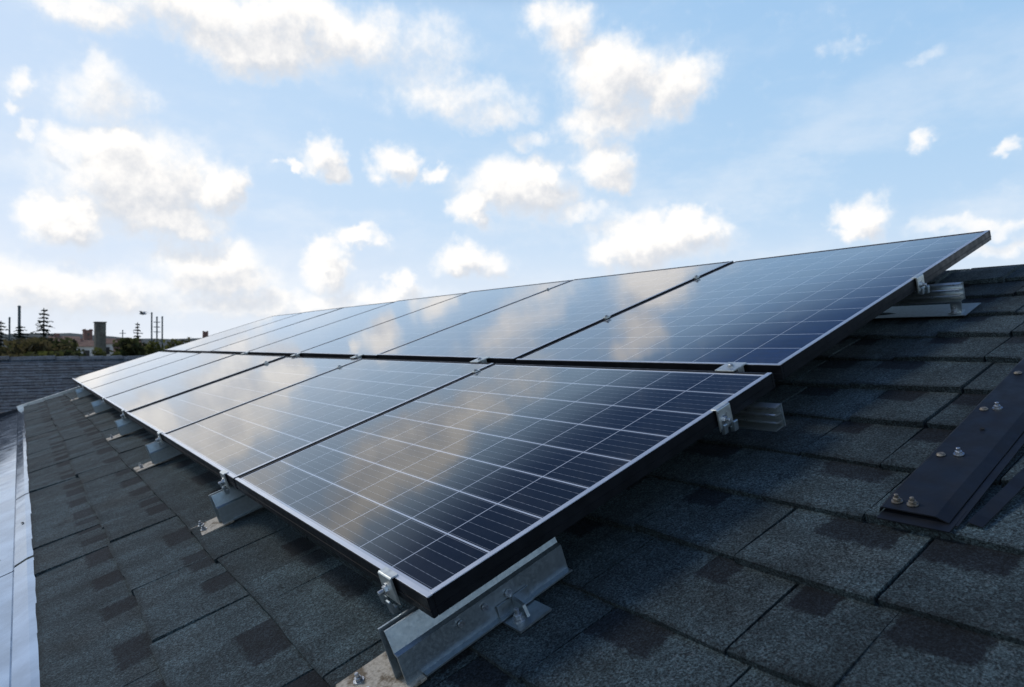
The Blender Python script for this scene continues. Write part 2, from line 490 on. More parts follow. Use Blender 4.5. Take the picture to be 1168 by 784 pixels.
# ------------------------------------------------------------------ shingles
def shingle_mesh(courses, exposure, u0, u1, seed, wmin, wmax, overlap=0.045, gap_p=0.3, gap=0.004, thick=0.0075, du=0.06, clip=None):
    rnd = random.Random(seed)
    bm = bmesh.new()
    uvl = bm.loops.layers.uv.new('UVMap')
    cl = bm.loops.layers.float_color.new('tab')
    for k, vk in enumerate(courses):
        u = u0 - rnd.random()*wmax
        ph = rnd.random()*6.28; ph2 = rnd.random()*6.28
        last = 0
        while u < u1:
            w = rnd.uniform(wmin, wmax)
            if rnd.random() < 0.25: w *= 1.35
            a, b_ = max(u, u0), min(u+w, u1)
            g = gap*rnd.uniform(.7, 1.3) if rnd.random() < (gap_p if u > 1.0 else gap_p*2) else 0.0004
            u += w
            if b_-a < 0.03: continue
            jit = rnd.uniform(-0.006, 0.004)*(1 if k else .25) if g > 0.001 else last
            last = jit
            hf = thick*rnd.uniform(0.75, 1.5)
            bright = min(max(rnd.gauss(0.5, 0.22), 0), 1)
            if rnd.random() < 0.85:
                pwid = rnd.uniform(0.35, 0.62); pst = rnd.uniform(0.0, 1-pwid) if rnd.random() < .5 else 1-pwid
            else:
                pwid, pst = 0.0, -1.0
            a2, b2 = a, b_-g
            nu = max(2, int((b2-a2)/du))
            vs = [0, 0.03, 0.10, 0.6, 1.0]
            full = exposure + overlap
            curl = rnd.uniform(-0.002, 0.004)
            rows = []
            for t in vs:
                row = []
                for i in range(nu+1):
                    uu = a2 + (b2-a2)*i/nu
                    wav = (0.0045*math.sin(uu*2.1+ph) + 0.0025*math.sin(uu*7.3+ph2))*(1 if k else 0.25)
                    rag = rnd.uniform(-0.0012, 0.0012) if t == 0 else 0
                    vv = vk + wav + jit + rag + t*full
                    hh = hf*(1-t) + 0.0012
                    if t == 0: hh -= 0.0015
                    hh += 0.0016*math.sin(uu*3.1+vv*5.7)*math.sin(vv*4.3+1)+0.0016
                    hh += curl*max(0, 1-t*4)*(i/nu-0.5)*2 + 0.0010*math.sin(uu*19+ph)*(1-t)
                    row.append(bm.verts.new((vv, uu, hh)))
                rows.append(row)
            front = [bm.verts.new((v.co.x+0.002, v.co.y, -0.002)) for v in rows[0]]
            def face(vl, uvs):
                f = bm.faces.new(vl)
                for lp, q in zip(f.loops, uvs):
                    lp[uvl].uv = q
                    lp[cl] = (bright, pst, pwid, 1)
            for r_ in range(len(vs)-1):
                for i in range(nu):
                    y0, y1 = vs[r_]*full/exposure, vs[r_+1]*full/exposure
                    face((rows[r_][i], rows[r_+1][i], rows[r_+1][i+1], rows[r_][i+1]),
                         ((i/nu, y0), (i/nu, y1), ((i+1)/nu, y1), ((i+1)/nu, y0)))
            for i in range(nu):
                face((front[i], rows[0][i], rows[0][i+1], front[i+1]), ((i/nu, 0),)*4)
            for side in (0, nu):
                lo = [bm.verts.new((r_[side].co.x, r_[side].co.y, -0.002)) for r_ in rows]
                for r_ in range(len(vs)-1):
                    q = (lo[r_], rows[r_][side], rows[r_+1][side], lo[r_+1])
                    face(q if side else q[::-1], ((side/nu, vs[r_]),)*4)
    if clip:
        pass
    bm.normal_update()
    return bm

def bm_obj(name, bm, mats, parent=None):
    mb = MB.__new__(MB); mb.bm = bm
    return mb.build(name, mats, parent)

# ------------------------------------------------------------------ house with the shingle roof
U_END, U_BEG, V_EAVE, V_RIDGE = 9.36, -2.2, -0.2, 2.75
house = thing('house', 'house under the black shingle roof that carries the solar panels', 'house', RM(0, 0, ROOF))
courses = [V_EAVE + 0.2*i + 0.01 for i in range(15)]
bm_obj('shingles', shingle_mesh(courses, 0.2, U_BEG, U_END, 7, 0.14, 0.28, gap_p=0.40, thick=0.0125, gap=0.0055), M['shingle'], house).location.z = -0.009
# far slope, falling away beyond the ridge
rid = V_RIDGE + 0.03
c2, s2 = math.cos(2*SL), math.sin(2*SL)
def fold(v):                            # v beyond the ridge runs down the other side
    return (rid + (v-rid)*c2, -(v-rid)*s2)
b = MB()
b.prism([(V_EAVE+.02, -0.014), (rid, -0.014), fold(rid+2.9), (fold(rid+2.9)[0]-0.02, fold(rid+2.9)[1]-0.04), (rid, -0.09), (V_EAVE+.02, -0.08)], U_BEG, U_END)
b.build('roof_deck', M['deck'], house)
# ridge caps: overlapping bent pieces
rnd = random.Random(3)
cb = bmesh.new()
uvl = cb.loops.layers.uv.new('UVMap'); cl = cb.loops.layers.float_color.new('tab')
u = U_BEG
while u < U_END:
    L = rnd.uniform(0.17, 0.22)
    pr = []
    j = rnd.uniform(-.008, .008)
    br = rnd.uniform(.25, .8)
    for e, lift in ((u-0.006, 0.016+rnd.uniform(0, .004)), (min(u+L+.05, U_END), 0.007)):
        ring = []
        for vv in (-0.19, -0.12, -0.05, -0.012, 0.012, 0.05, 0.12, 0.19):
            x, z = (rid+vv, 0.0) if vv < 0 else fold(rid+vv)
            nx, nz = (0, 1) if vv < 0 else (math.sin(2*SL), math.cos(2*SL))
            if abs(vv) < .03: nx, nz = math.sin(SL), math.cos(SL); 
            drop = 0.006 if abs(vv) < .02 else 0
            ring.append(Vector((x+nx*(lift-drop)+(j if vv == -.19 else 0), e, z+nz*(lift-drop))))
        pr.append(ring)
    vv0 = [cb.verts.new(p) for p in pr[0]]; vv1 = [cb.verts.new(p) for p in pr[1]]
    lo = [cb.verts.new(p-Vector((math.sin(SL), 0, math.cos(SL)))*0.02) for p in pr[0]]
    fs = []
    for i in range(7):
        fs.append(cb.faces.new((vv0[i], vv0[i+1], vv1[i+1], vv1[i])))
        fs.append(cb.faces.new((lo[i], lo[i+1], vv0[i+1], vv0[i])))
    e0 = [cb.verts.new(Vector((p.x+.001, p.y, -0.0))) for p in (pr[0][0], pr[1][0])]
    fs.append(cb.faces.new((e0[0], vv0[0], vv1[0], e0[1])))
    for f in fs:
        for lp in f.loops:
            lp[uvl].uv = (0.5, 0.2); lp[cl] = (br, -1, 0, 1)
    u += L
bmesh.ops.recalc_face_normals(cb, faces=cb.faces)
bm_obj('ridge_cap', cb, M['shingle'], house)
# pale metal edging along the far rake
b = MB()
b.box(V_EAVE-0.05, rid, U_END+0.002, U_END+0.05, -0.02, 0.034, 0, 0.003)
b.box(V_EAVE-0.05, rid, U_END+0.051, U_END+0.056, -0.12, 0.032)
b.build('rake_edging', M['alu'], house)
b = MB()
b.box(V_EAVE+0.0, V_EAVE+0.02, U_BEG, U_END, -0.20, -0.085)
b.build('fascia', M['fascia'], house)
b = MB()   # walls, vertical prism below the roof; built in world terms then brought into the roof frame
ye = (O0 + 0.15*VV).y; yr = (O0 + (2*rid-0.15)*VV).y
zt = (O0 + 0.15*VV + (ROOF-0.10)*NN).z
ym = (O0 + rid*VV + (ROOF)*NN).y; zm = (O0 + rid*VV + (ROOF-0.11)*NN).z
w = bmesh.new()
prof = [(ye, 0), (ye, zt), (ym, zm), (2*ym-ye, zt), (2*ym-ye, 0)]
v0 = [w.verts.new((U_BEG+.3, y, z)) for y, z in prof]; v1 = [w.verts.new((U_END-.3, y, z)) for y, z in prof]
w.faces.new(v0); w.faces.new(v1[::-1])
for i in range(5):
    w.faces.new((v0[i], v1[i], v1[(i+1) % 5], v0[(i+1) % 5]))
bmesh.ops.recalc_face_normals(w, faces=w.faces)
bmesh.ops.transform(w, matrix=RM(0, 0, ROOF).inverted(), verts=w.verts)
bm_obj('wall', w, M['plaster'], house)

# ------------------------------------------------------------------ gutter along the eave
gut = thing('gutter', 'bright metal gutter with lapped edge strip along the eave of the shingle roof', 'gutter', RM(V_EAVE, 0, ROOF))
joints = [U_BEG, 0.35, 2.73, 3.90, 4.89, 6.3, 7.8, U_END+0.04]
for i in range(len(joints)-1):
    a, c = joints[i], joints[i+1]
    lift = 0.002 + 0.002*(i % 2)
    g = 0.035 if abs(c-2.73) < .01 else 0.009
    m_ = MB()
    q = 0.03 if abs(a-2.73) < .01 else 0.0
    m_.prism([(0.03, -0.004+lift), (-0.010, -0.004+lift), (-0.047, -0.012+lift), (-0.052, -0.018), (-0.049, -0.019), (-0.046, -0.014+lift), (-0.010, -0.0065+lift), (0.03, -0.0065+lift)], a, c-g, 0, 0)
    m_.build('edge_strip', M['gutter'], gut)
tr = MB()
Z = -0.034
for i, (a, c) in enumerate(((U_BEG, 2.725), (2.731, U_END+0.04))):
    e = 0.0012*i
    tr.prism([(-0.052, -0.022+e), (-0.058, -0.026+e), (-0.30, -0.030+e), (-0.312, -0.018), (-0.316, 0.03), (-0.319, 0.03), (-0.318, -0.035+e), (-0.058, -0.031+e), (-0.050, -0.028+e)], a, c)
tr.build('trough', M['gutter'], gut)
b = MB()
b.prism([(-0.055, -0.03), (-0.31, -0.03), (-0.315, 0.028), (-0.055, 0.0)], U_END+0.041, U_END+0.046)
b.build('end_cap', M['flash_black'], gut)
for (x, y) in ((-0.125, 4.0), (-0.10, 2.95), (-0.2, 6.2), (-0.022, 3.3), (-0.028, 5.9)):
    b = MB(); b.cyl(0.006, 0, 0.004, 10, 0.003, M4=Matrix.Translation((x, y, -0.027 if x < -.05 else -0.003)))
    b.build('rivet', M['rust_bolt'], gut)

# ------------------------------------------------------------------ solar panels
UL = [.869, 1.993, 3.169, 4.389, 5.626, 6.857, 8.069, 9.269]
UUP = [.881, 1.941, 3.102, 4.293, 5.513, 6.753, 7.998, 9.244]
V0, HL, GAP, HU = 0.3396, 0.9628, 0.0504, 1.4081
TH = 0.036
def make_panel(name, label, group, u, v, W, H, cellmat):
    rp = random.Random(int(u*977)+int(v*131))
    t = thing(name, label, 'solar panel', RM(v, u, 0) @ Matrix.Rotation(R(rp.uniform(-.22, .22)), 4, 'X') @ Matrix.Rotation(R(rp.uniform(-.12, .12)), 4, 'Y'), group)
    fr = MB()
    fwid = 0.0095
    y0, y1, x0, x1 = 0.006, W-0.006, 0.0, H
    # four bars: black outside, top face bright on the two edges turned to the viewer
    fr.box(x0, x0+fwid, y0, y1, -TH, 0, 0, 0.0012)
    fr.box(x1-fwid, x1, y0, y1, -TH, 0, 0, 0.0012)
    fr.box(x0+fwid, x1-fwid, y0, y0+fwid, -TH, -0.0002, 0, 0.0012)
    fr.box(x0+fwid, x1-fwid, y1-fwid, y1, -TH, -0.0002, 0, 0.0012)
    # ribs on the outer walls
    fr.box(x0-0.0012, x0+0.001, y0, y1, -TH+0.012, -TH+0.015)
    fr.box(x0+.002, x1-.002, y0-0.0012, y0+.001, -TH+0.012, -TH+0.015)
    fr.build('frame', M['frame_black'], t)
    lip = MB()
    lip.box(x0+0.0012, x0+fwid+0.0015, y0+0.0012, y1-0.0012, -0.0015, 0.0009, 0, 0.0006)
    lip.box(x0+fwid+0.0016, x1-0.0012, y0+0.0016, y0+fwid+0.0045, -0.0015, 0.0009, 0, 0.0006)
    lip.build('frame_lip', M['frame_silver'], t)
    bm = bmesh.new(); uvl = bm.loops.layers.uv.new('UVMap')
    gx0, gx1, gy0, gy1 = x0+.008, x1-.008, y0+.008, y1-.008
    mg = 0.008
    cx0, cx1, cy0, cy1 = gx0+mg, gx1-mg, gy0+mg, gy1-mg
    vs = [bm.verts.new(p) for p in ((gx0, gy0, -0.002), (gx0, gy1, -0.002), (gx1, gy1, -0.002), (gx1, gy0, -0.002))]
    f = bm.faces.new(vs[::-1])
    for lp in f.loops:
        c = lp.vert.co
        lp[uvl].uv = ((c.y-cy0)/(cy1-cy0), (c.x-cx0)/(cx1-cx0))
    bm.normal_update()
    if f.normal.z < 0: bmesh.ops.reverse_faces(bm, faces=bm.faces)
    bs = [bm.verts.new((c.x, c.y, -0.008)) for c in [v_.co.copy() for v_ in vs]]
    f2 = bm.faces.new(bs); f2.material_index = 1
    o = bm_obj('cell_glass', bm, [cellmat, M['backsheet']], t)
    return t
ORD = ['nearest', 'second', 'third', 'fourth', 'fifth', 'sixth', 'farthest']
LOWN = ['big dark solar panel nearest the viewer, its corner jutting over the galvanised bracket'] + \
       [f'solar panel in the lower row against the gutter side, {ORD[i]} from the near end' for i in range(1, 6)] + \
       ['farthest solar panel of the lower row, its tip in front of the neighbouring roof']
UPN = ['nearest blue solar panel of the upper row, its corner rising above the ridge at right'] + \
      [f'solar panel in the upper row along the ridge, {ORD[i]} from the near end' for i in range(1, 6)] + \
      ['farthest solar panel of the upper row, at the far end where the skyline drops']
for i in range(7):
    make_panel('solar_panel', LOWN[i], 'solar panels in the lower row', UL[i], V0, UL[i+1]-UL[i], HL, M['cell'])
for i in range(7):
    make_panel('solar_panel', UPN[i], 'solar panels in the upper row', UUP[i], V0+HL+GAP, UUP[i+1]-UUP[i], HU, M['cell_blue'])

# ------------------------------------------------------------------ brackets under the lower edge
def hexbolt(mb, x, y, z, r=0.007, h=0.006, mi=0, stud=True):
    T = Matrix.Translation((x, y, z))
    mb.cyl(r*1.45, 0, 0.0018, 16, mi=mi, M4=T)
    mb.cyl(r, 0.0018, 0.0018+h, 6, mi=mi, M4=T, bev=0.0008)
    if stud:
        mb.cyl(r*0.55, 0.0018+h, 0.0018+h*2.1, 10, mi=mi, M4=T, bev=0.0006)
def make_bracket(label, v, u, full=False):
    # local: x up the slope, y along the eave, z up; the web facing -y is the one seen from the camera
    t = thing('mounting_bracket', label, 'bracket', RM(v, u, ROOF), 'brackets under the lower edge of the panels')
    L = 0.35
    w = MB()
    z0 = 0.012
    # stepped sheet profile in (y, z), extruded along x
    prof = [(0, z0), (0.002, z0+0.050), (0.011, z0+0.053), (0.021, z0+0.088), (0.024, z0+0.088), (0.0135, z0+0.050), (0.005, z0+0.047), (0.003, z0)]
    RX = Matrix(((0, 1, 0, 0), (1, 0, 0, 0), (0, 0, 1, 0), (0, 0, 0, 1)))
    w.prism(prof, 0.0, L, M4=RX)
    w.prism([(-0.012, z0), (-0.012, z0+0.003), (0.0, z0+0.003), (0.0, z0)], 0.03, L, M4=RX)
    bmesh.ops.recalc_face_normals(w.bm, faces=w.bm.faces)
    w.build('web', M['galv'], t)
    rw = MB()
    rw.prism([(0.030, z0), (0.033, z0+0.090), (0.037, z0+0.090), (0.034, z0)], -0.004, L-0.02, M4=RX)
    bmesh.ops.recalc_face_normals(rw.bm, faces=rw.bm.faces)
    rw.build('rear_web', M['galv'], t)
    p = MB()
    p.box(-0.075, 0.03, -0.012, 0.115 if full else 0.10, 0.0075, 0.0125, 0, 0.0015)
    p.build('base_plate', M['plate'], t)
    for x, y in ((-0.045, 0.085), (-0.048, 0.035)):
        q = MB(); hexbolt(q, x, y, 0.0125, 0.0065)
        q.build('bolt', M['bolt'], t)
    if full:
        s = MB()
        for x in (0.115, 0.165):
            s = MB()
            s.cyl(0.006, 0, 0.003, 12, M4=Matrix.Translation((x, -0.0012, z0+0.036)) @ Matrix.Rotation(R(90), 4, 'X'))
            s.build('screw', M['bolt'], t)
        s = MB()
        s.cyl(0.0075, 0, 0.004, 6, M4=Matrix.Translation((0.215, 0.0, z0+0.032)) @ Matrix.Rotation(R(90), 4, 'X'))
        s.build('screw', M['bolt'], t)
        f = MB()
        f.prism([(-0.058, 0.006), (-0.058, 0.010), (-0.004, 0.010), (-0.004, 0.036), (-0.0008, 0.036), (-0.0008, 0.006)], 0.185, 0.255, M4=RX)
        f.prism([(-0.040, 0.010), (-0.034, 0.030), (-0.006, 0.036), (-0.004, 0.010)], 0.216, 0.222, M4=RX)
        bmesh.ops.recalc_face_normals(f.bm, faces=f.bm.faces)
        fo = f.build('foot', M['galv'], t)
        k = MB(); hexbolt(k, 0.205, -0.030, 0.010, 0.008, 0.009)
        k.build('foot_bolt', M['bolt'], fo)
    return t
make_bracket('galvanised bracket below the jutting corner of the nearest panel, with a bolted side foot', 0.285, 0.925, True)
pb = make_bracket('small galvanised bracket nearest the big one, just past the first panel seam', 0.285, 2.085)
for u, lb in ((3.33, 'galvanised bracket under the lower panel edge, third along from the jutting corner'),
              (4.52, 'galvanised bracket under the lower panel edge, fourth along from the jutting corner'),
              (6.15, 'galvanised bracket far along the lower panel edge, next to last before the end'),
              (8.05, 'farthest galvanised bracket, nearly under the tip of the panel row')):
    dup(pb, RM(0.285, u, ROOF), lb)

# ------------------------------------------------------------------ clamps
def make_edge_clamp(label, mw, group):
    # local: x points inward over the frame, y along the edge, z up
    t = thing('end_clamp', label, 'clamp', mw, group)
    p = MB()
    w = 0.023
    p.prism([(-0.004, -0.048), (-0.0085, -0.040), (-0.0085, 0.0016), (-0.006, 0.0040), (0.0085, 0.0036), (0.0085, 0.0012), (-0.0042, 0.0012), (-0.0038, -0.030)], -w, w, 0, 0.0006)
    p.build('plate', M['clamp'], t)
    q = MB()
    q.cyl(0.0075, 0, 0.006, 6, M4=Matrix.Translation((-0.0085, 0.006, -0.024)) @ Matrix.Rotation(R(-90), 4, 'Y'), bev=0.0008)
    q.cyl(0.0042, 0.006, 0.016, 12, M4=Matrix.Translation((-0.0085, 0.006, -0.024)) @ Matrix.Rotation(R(-90), 4, 'Y'), bev=0.0006)
    q.cyl(0.011, 0, 0.0016, 16, M4=Matrix.Translation((-0.0085, 0.006, -0.024)) @ Matrix.Rotation(R(-90), 4, 'Y'))
    q.build('bolt', M['bolt'], t)
    e = MB()
    e.prism([(-0.0086, -0.058), (-0.020, -0.056), (-0.022, -0.034), (-0.018, -0.032), (-0.014, -0.046), (-0.0086, -0.046)], -0.021, -0.007, 0, 0.001)
    e.prism([(-0.0086, -0.052), (-0.018, -0.050), (-0.020, -0.030), (-0.016, -0.028), (-0.012, -0.040), (-0.0086, -0.040)], 0.012, 0.024, 0, 0.001)
    e.build('spring_foot', M['galv'], t)
    return t
c0 = make_edge_clamp('bright end clamp with yellowish top lip on the lower edge beside the jutting corner', RM(V0, 1.005, 0), 'clamps on the lower panel edge')
for u, lb in ((2.10, 'end clamp on the lower panel edge just beyond the first seam'),
              (3.235, 'end clamp on the lower panel edge just beyond the second seam'),
              (4.50, 'end clamp on the lower panel edge, fourth from the jutting corner'),
              (5.65, 'end clamp on the lower panel edge, fifth from the jutting corner'),
              (7.6, 'farthest end clamp on the lower panel edge')):
    dup(c0, RM(V0, u, 0), lb)
def side_mw(v, u):
    m = RM(v, u, 0)
    return m @ Matrix(((0, 1, 0, 0), (1, 0, 0, 0), (0, 0, 1, 0), (0, 0, 0, 1))) @ Matrix.Diagonal((1, 1, 1, 1))
# the side clamps are turned a quarter so that they grip the panel's near edge
def side_clamp(v, u, label):
    m = RM(v, u, 0) @ Matrix.Rotation(R(90), 4, 'Z')
    c = dup(c0, m, label)
    c['group'] = 'clamps on the near panel ends'
    return c
side_clamp(1.092, UL[0]+0.006, 'end clamp on the right side of the nearest dark panel, above the rail end')
side_clamp(2.135, UUP[0]+0.006, 'end clamp on the right side of the upper blue panel, near the ridge')

def make_mid_clamp(label, mw, group, L=0.05):
    t = thing('mid_clamp', label, 'clamp', mw, group)
    p = MB()
    p.box(-0.030, 0.030, -L/2, L/2, 0.0012, 0.0046, 0, 0.001)
    p.box(-0.012, 0.012, -L/2, L/2, -0.034, 0.0012)
    p.build('cap', M['clamp'], t)
    q = MB(); hexbolt(q, 0, 0, 0.0046, 0.006, 0.004, stud=False)
    q.build('bolt', M['bolt'], t)
    return t
vm = V0+HL+GAP/2
MIDL = ['silver mid clamp between the two rows near the right end of the dark panel',
        'mid clamp between the rows close to the first seam of the upper row',
        'mid clamp between the rows close to the second seam of the upper row',
        'mid clamp between the rows close to the third seam of the upper row',
        'farthest visible mid clamp in the gap between the two rows']
mc = None
for u, lb in zip((1.005, 2.13, 3.29, 4.25, 5.45), MIDL):
    if mc is None:
        mc = make_mid_clamp(lb, RM(vm, u, 0), 'mid clamps between the two rows', 0.055)
    else:
        dup(mc, RM(vm, u, 0), lb)
def seam_mw(v, u):
    return RM(v, u, 0) @ Matrix.Rotation(R(90), 4, 'Z')
b = None
for u, v, lb in ((UL[1], 1.213, 'small clamp across the first seam of the lower row'),
                 (UL[2], 1.175, 'small clamp across the second seam of the lower row'),
                 (UL[3], 1.172, 'small clamp across the third seam of the lower row'),
                 (UUP[1], 2.455, 'small clamp high on the first seam of the upper row'),
                 (UUP[1], 1.850, 'small clamp low on the first seam of the upper row'),
                 (UUP[2], 2.54, 'small clamp high on the second seam of the upper row')):
    if b is None:
        b = make_mid_clamp(lb, seam_mw(v, u), 'clamps across the panel seams', 0.024)
        for ch in [c for c in bpy.data.objects if c.parent == b and c.name.startswith('cap')]:
            for vx in ch.data.vertices: vx.co.x *= 0.42
    else:
        dup(b, seam_mw(v, u), lb)

# ------------------------------------------------------------------ rails along the eave direction
def make_rail(label, v, u_a, u_b, n_top, h=0.052):
    t = thing('mounting_rail', label, 'rail', RM(v, u_a, n_top-h), 'aluminium rails under the panels')
    L = u_b-u_a
    r = MB()
    # E-shaped channel open towards the eave
    D = 0.032
    r.prism([(0.006, h), (D, h), (D, 0), (-0.004, 0), (-0.004, 0.0025), (D-0.003, 0.0025), (D-0.003, 0.013),
             (0.012, 0.0135), (0.002, 0.0150), (-0.001, 0.0185), (0.002, 0.0205), (0.012, 0.0165), (D-0.003, 0.0165), (D-0.003, 0.030),
             (0.014, 0.0305), (0.004, 0.0325), (0.001, 0.0360), (0.004, 0.0380), (0.014, 0.0340), (D-0.003, 0.0335), (D-0.003, h-0.003), (0.006, h-0.003)], 0, L)
    r.build('profile', M['alu'], t)
    e = MB(); e.box(0.0275, 0.0332, -0.0022, -0.0002, -0.001, h+0.001, 0, 0.0006)
    e.build('end_plate', M['galv'], t)
    for k in range(2):
        f = MB()
        y = 0.55+1.2*k
        f.box(0.0325, 0.075, y, y+.05, -(n_top-h-ROOF)+0.006, -(n_top-h-ROOF)+0.011)
        f.box(0.0322, 0.036, y, y+.05, -(n_top-h-ROOF)+0.0112, 0.03)
        f.build('foot', M['galv'], t)
    return t
make_rail('aluminium rail end poking out under the right side of the nearest dark panel', 1.205, 0.828, 8.9, -0.046)
ur = make_rail('aluminium rail end poking out under the right side of the upper panel near the ridge', 2.185, 0.800, 8.9, -0.046)
t = thing('roof_flashing', 'small silver flashing sheet on the shingles under the upper rail end', 'flashing', RM(2.20, 0.855, ROOF))
p = MB(); p.box(-0.02, 0.11, -0.065, 0.30, 0.008, 0.0105, 0, 0.0008)
p.build('sheet', M['galv'], t)
p = MB()
p.box(-0.004, 0.03, -0.048, -0.012, 0.0107, 0.0137); p.box(0.006, 0.010, -0.048, -0.018, 0.0139, 0.05)
p.build('foot', M['alu'], t)
p = MB(); hexbolt(p, -0.004+0.004, -0.028, 0.0137, 0.008, 0.008)
p.build('bolt', M['bolt'], t)

# ------------------------------------------------------------------ black flashing strip at right
T0 = RM(1.022, 0.437, ROOF+0.005)
t = thing('flashing_strip', 'long black metal flashing strip screwed to the shingles at right', 'flashing', T0)
p = MB()
Ls, Ws = 1.25, 0.102
n = 14
bm = bmesh.new()
def sheet(bm, pts, x0, x1, thick, nseg=18, wob=0.0012, seed=1):
    rr = random.Random(seed)
    rows = []
    for i in range(nseg+1):
        x = x0+(x1-x0)*i/nseg
        k = rr.uniform(-wob, wob)
        rows.append([bm.verts.new((x, y, z+k*(1 if j else .3))) for j, (y, z) in enumerate(pts)] )
    low = [[bm.verts.new(v.co-Vector((0, 0, thick))) for v in r_] for r_ in rows]
    for i in range(nseg):
        for j in range(len(pts)-1):
            bm.faces.new((rows[i][j], rows[i+1][j], rows[i+1][j+1], rows[i][j+1]))
            bm.faces.new((low[i][j+1], low[i+1][j+1], low[i+1][j], low[i][j]))
        for j in (0, len(pts)-1):
            bm.faces.new((rows[i][j], low[i][j], low[i+1][j], rows[i+1][j]))
    for i in (0, nseg):
        for j in range(len(pts)-1):
            bm.faces.new((rows[i][j], rows[i][j+1], low[i][j+1], low[i][j]))
    bmesh.ops.recalc_face_normals(bm, faces=bm.faces)
sheet(bm, [(-0.004, 0.013), (0.010, 0.019), (0.014, 0.021), (0.096, 0.021), (0.100, 0.019), (0.102, 0.010)], 0.0, Ls, 0.0022)
bm_obj('plate', bm, M['flash_black'], t)
bm = bmesh.new()
sheet(bm, [(-0.012, 0.0105), (0.097, 0.0105)], -0.022, 0.05, 0.002, 4, 0.0005, 2)
bm_obj('lower_lip', bm, M['flash_black'], t)
bm = bmesh.new()
sheet(bm, [(-0.016, 0.0095), (-0.005, 0.0105)], 0.0, Ls, 0.0015, 16, 0.0008, 5)
bm_obj('side_flange', bm, M['flash_black'], t)
# bolts: (x along strip, y across), half of them rusted flat heads
for i, (x, y, rusty) in enumerate(((0.023, 0.081, True), (0.022, 0.056, True), (0.211, 0.081, True), (0.221, 0.055, False),
                                   (0.433, 0.081, True), (0.442, 0.060, False), (0.644, 0.081, True), (0.655, 0.060, True), (0.86, 0.081, True), (0.87, 0.058, False))):
    q = MB()
    if rusty and i > 1:
        q.cyl(0.0085, 0, 0.004, 14, 0.0055, M4=Matrix.Translation((x, y, 0.0215)), bev=0.001)
    else:
        hexbolt(q, x, y, 0.0215, 0.0062, 0.0055)
    q.build('bolt', M['rust_bolt'] if rusty else M['bolt'], t)
q = MB(); q.cyl(0.0042, 0, 0.0012, 12, M4=Matrix.Translation((0.337, 0.054, 0.0222)))
q.build('hole', M['deck'], t)
t = thing('loose_strip', 'narrow bent black strip lying loose beside the flashing strip', 'metal strip', RM(1.035, 0.392, ROOF) @ Matrix.Rotation(R(-5), 4, 'Z'))
bm = bmesh.new()
sheet(bm, [(0.0, 0.013), (0.020, 0.017), (0.024, 0.011)], 0.0, 0.22, 0.0015, 8, 0.001, 8)
bm_obj('strip', bm, M['flash_black'], t)

# ------------------------------------------------------------------ neighbouring roof
NS = R(16.7)
nx0, nz0 = 9.95, EYE.z-0.80
nV = Vector((math.cos(NS), 0, math.sin(NS))); nU = Vector((0, 1, 0)); nN = nV.cross(nU)
NMW = Matrix(((nV.x, nU.x, nN.x, nx0), (nV.y, nU.y, nN.y, 0), (nV.z, nU.z, nN.z, nz0), (0, 0, 0, 1)))
nh = thing('neighbour_house', 'neighbouring house with a low dark shingle roof at far left', 'house', NMW)
NL, NY0, NY1 = 2.19, -6.0, 9.0
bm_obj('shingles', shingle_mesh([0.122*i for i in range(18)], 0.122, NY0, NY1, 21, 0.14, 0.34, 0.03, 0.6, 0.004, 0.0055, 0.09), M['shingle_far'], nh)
b = MB()
ny = NL
b.prism([(0.02, -0.003), (ny, -0.003), (ny+2.0*math.cos(2*NS), -2.0*math.sin(2*NS)), (ny+2.0*math.cos(2*NS)-.03, -2.0*math.sin(2*NS)-.05), (ny, -0.1), (0.02, -0.08)], NY0, NY1)
b.build('roof_deck', M['deck'], nh)
rnd = random.Random(11)
cb = bmesh.new(); uvl = cb.loops.layers.uv.new('UVMap'); cl = cb.loops.layers.float_color.new('tab')
y = NY0
while y < NY1:
    L = rnd.uniform(.24, .32); br = rnd.uniform(.45, 1)
    z0 = 0.030+rnd.uniform(-.004, .006)
    pts = [(ny-0.16, 0.008), (ny-0.16, z0), (ny-0.01, z0+0.004), (ny+0.02, z0-.002), (ny+0.15, z0-.09), (ny+.15, z0-.12)]
    va = [cb.verts.new((x, y, z)) for x, z in pts]; vb = [cb.verts.new((x, y+L+.01, z-0.012)) for x, z in pts]
    fs = [cb.faces.new((va[i], va[i+1], vb[i+1], vb[i])) for i in range(5)] + [cb.faces.new(va[::-1])]
    for f in fs:
        for lp in f.loops: lp[uvl].uv = (.5, .2); lp[cl] = (br, -1, 0, 1)
    y += L
bmesh.ops.recalc_face_normals(cb, faces=cb.faces)
bm_obj('ridge_cap', cb, M['shingle_far'], nh)
b = MB()
b.prism([(-0.01, -0.02), (-0.02, 0.03), (-0.10, 0.03), (-0.12, -0.01), (-0.11, -0.09), (-0.01, -0.09)], NY0, NY1)
b.build('eave_gutter', M['flash_black'], nh)
w = MB()
w.box(nx0+.25, nx0+2*ny*math.cos(NS)-.25, NY0+.3, NY1-.3, 0, nz0-0.10)
bmesh.ops.transform(w.bm, matrix=NMW.inverted(), verts=w.bm.verts)
w.build('wall', M['plaster'], nh)

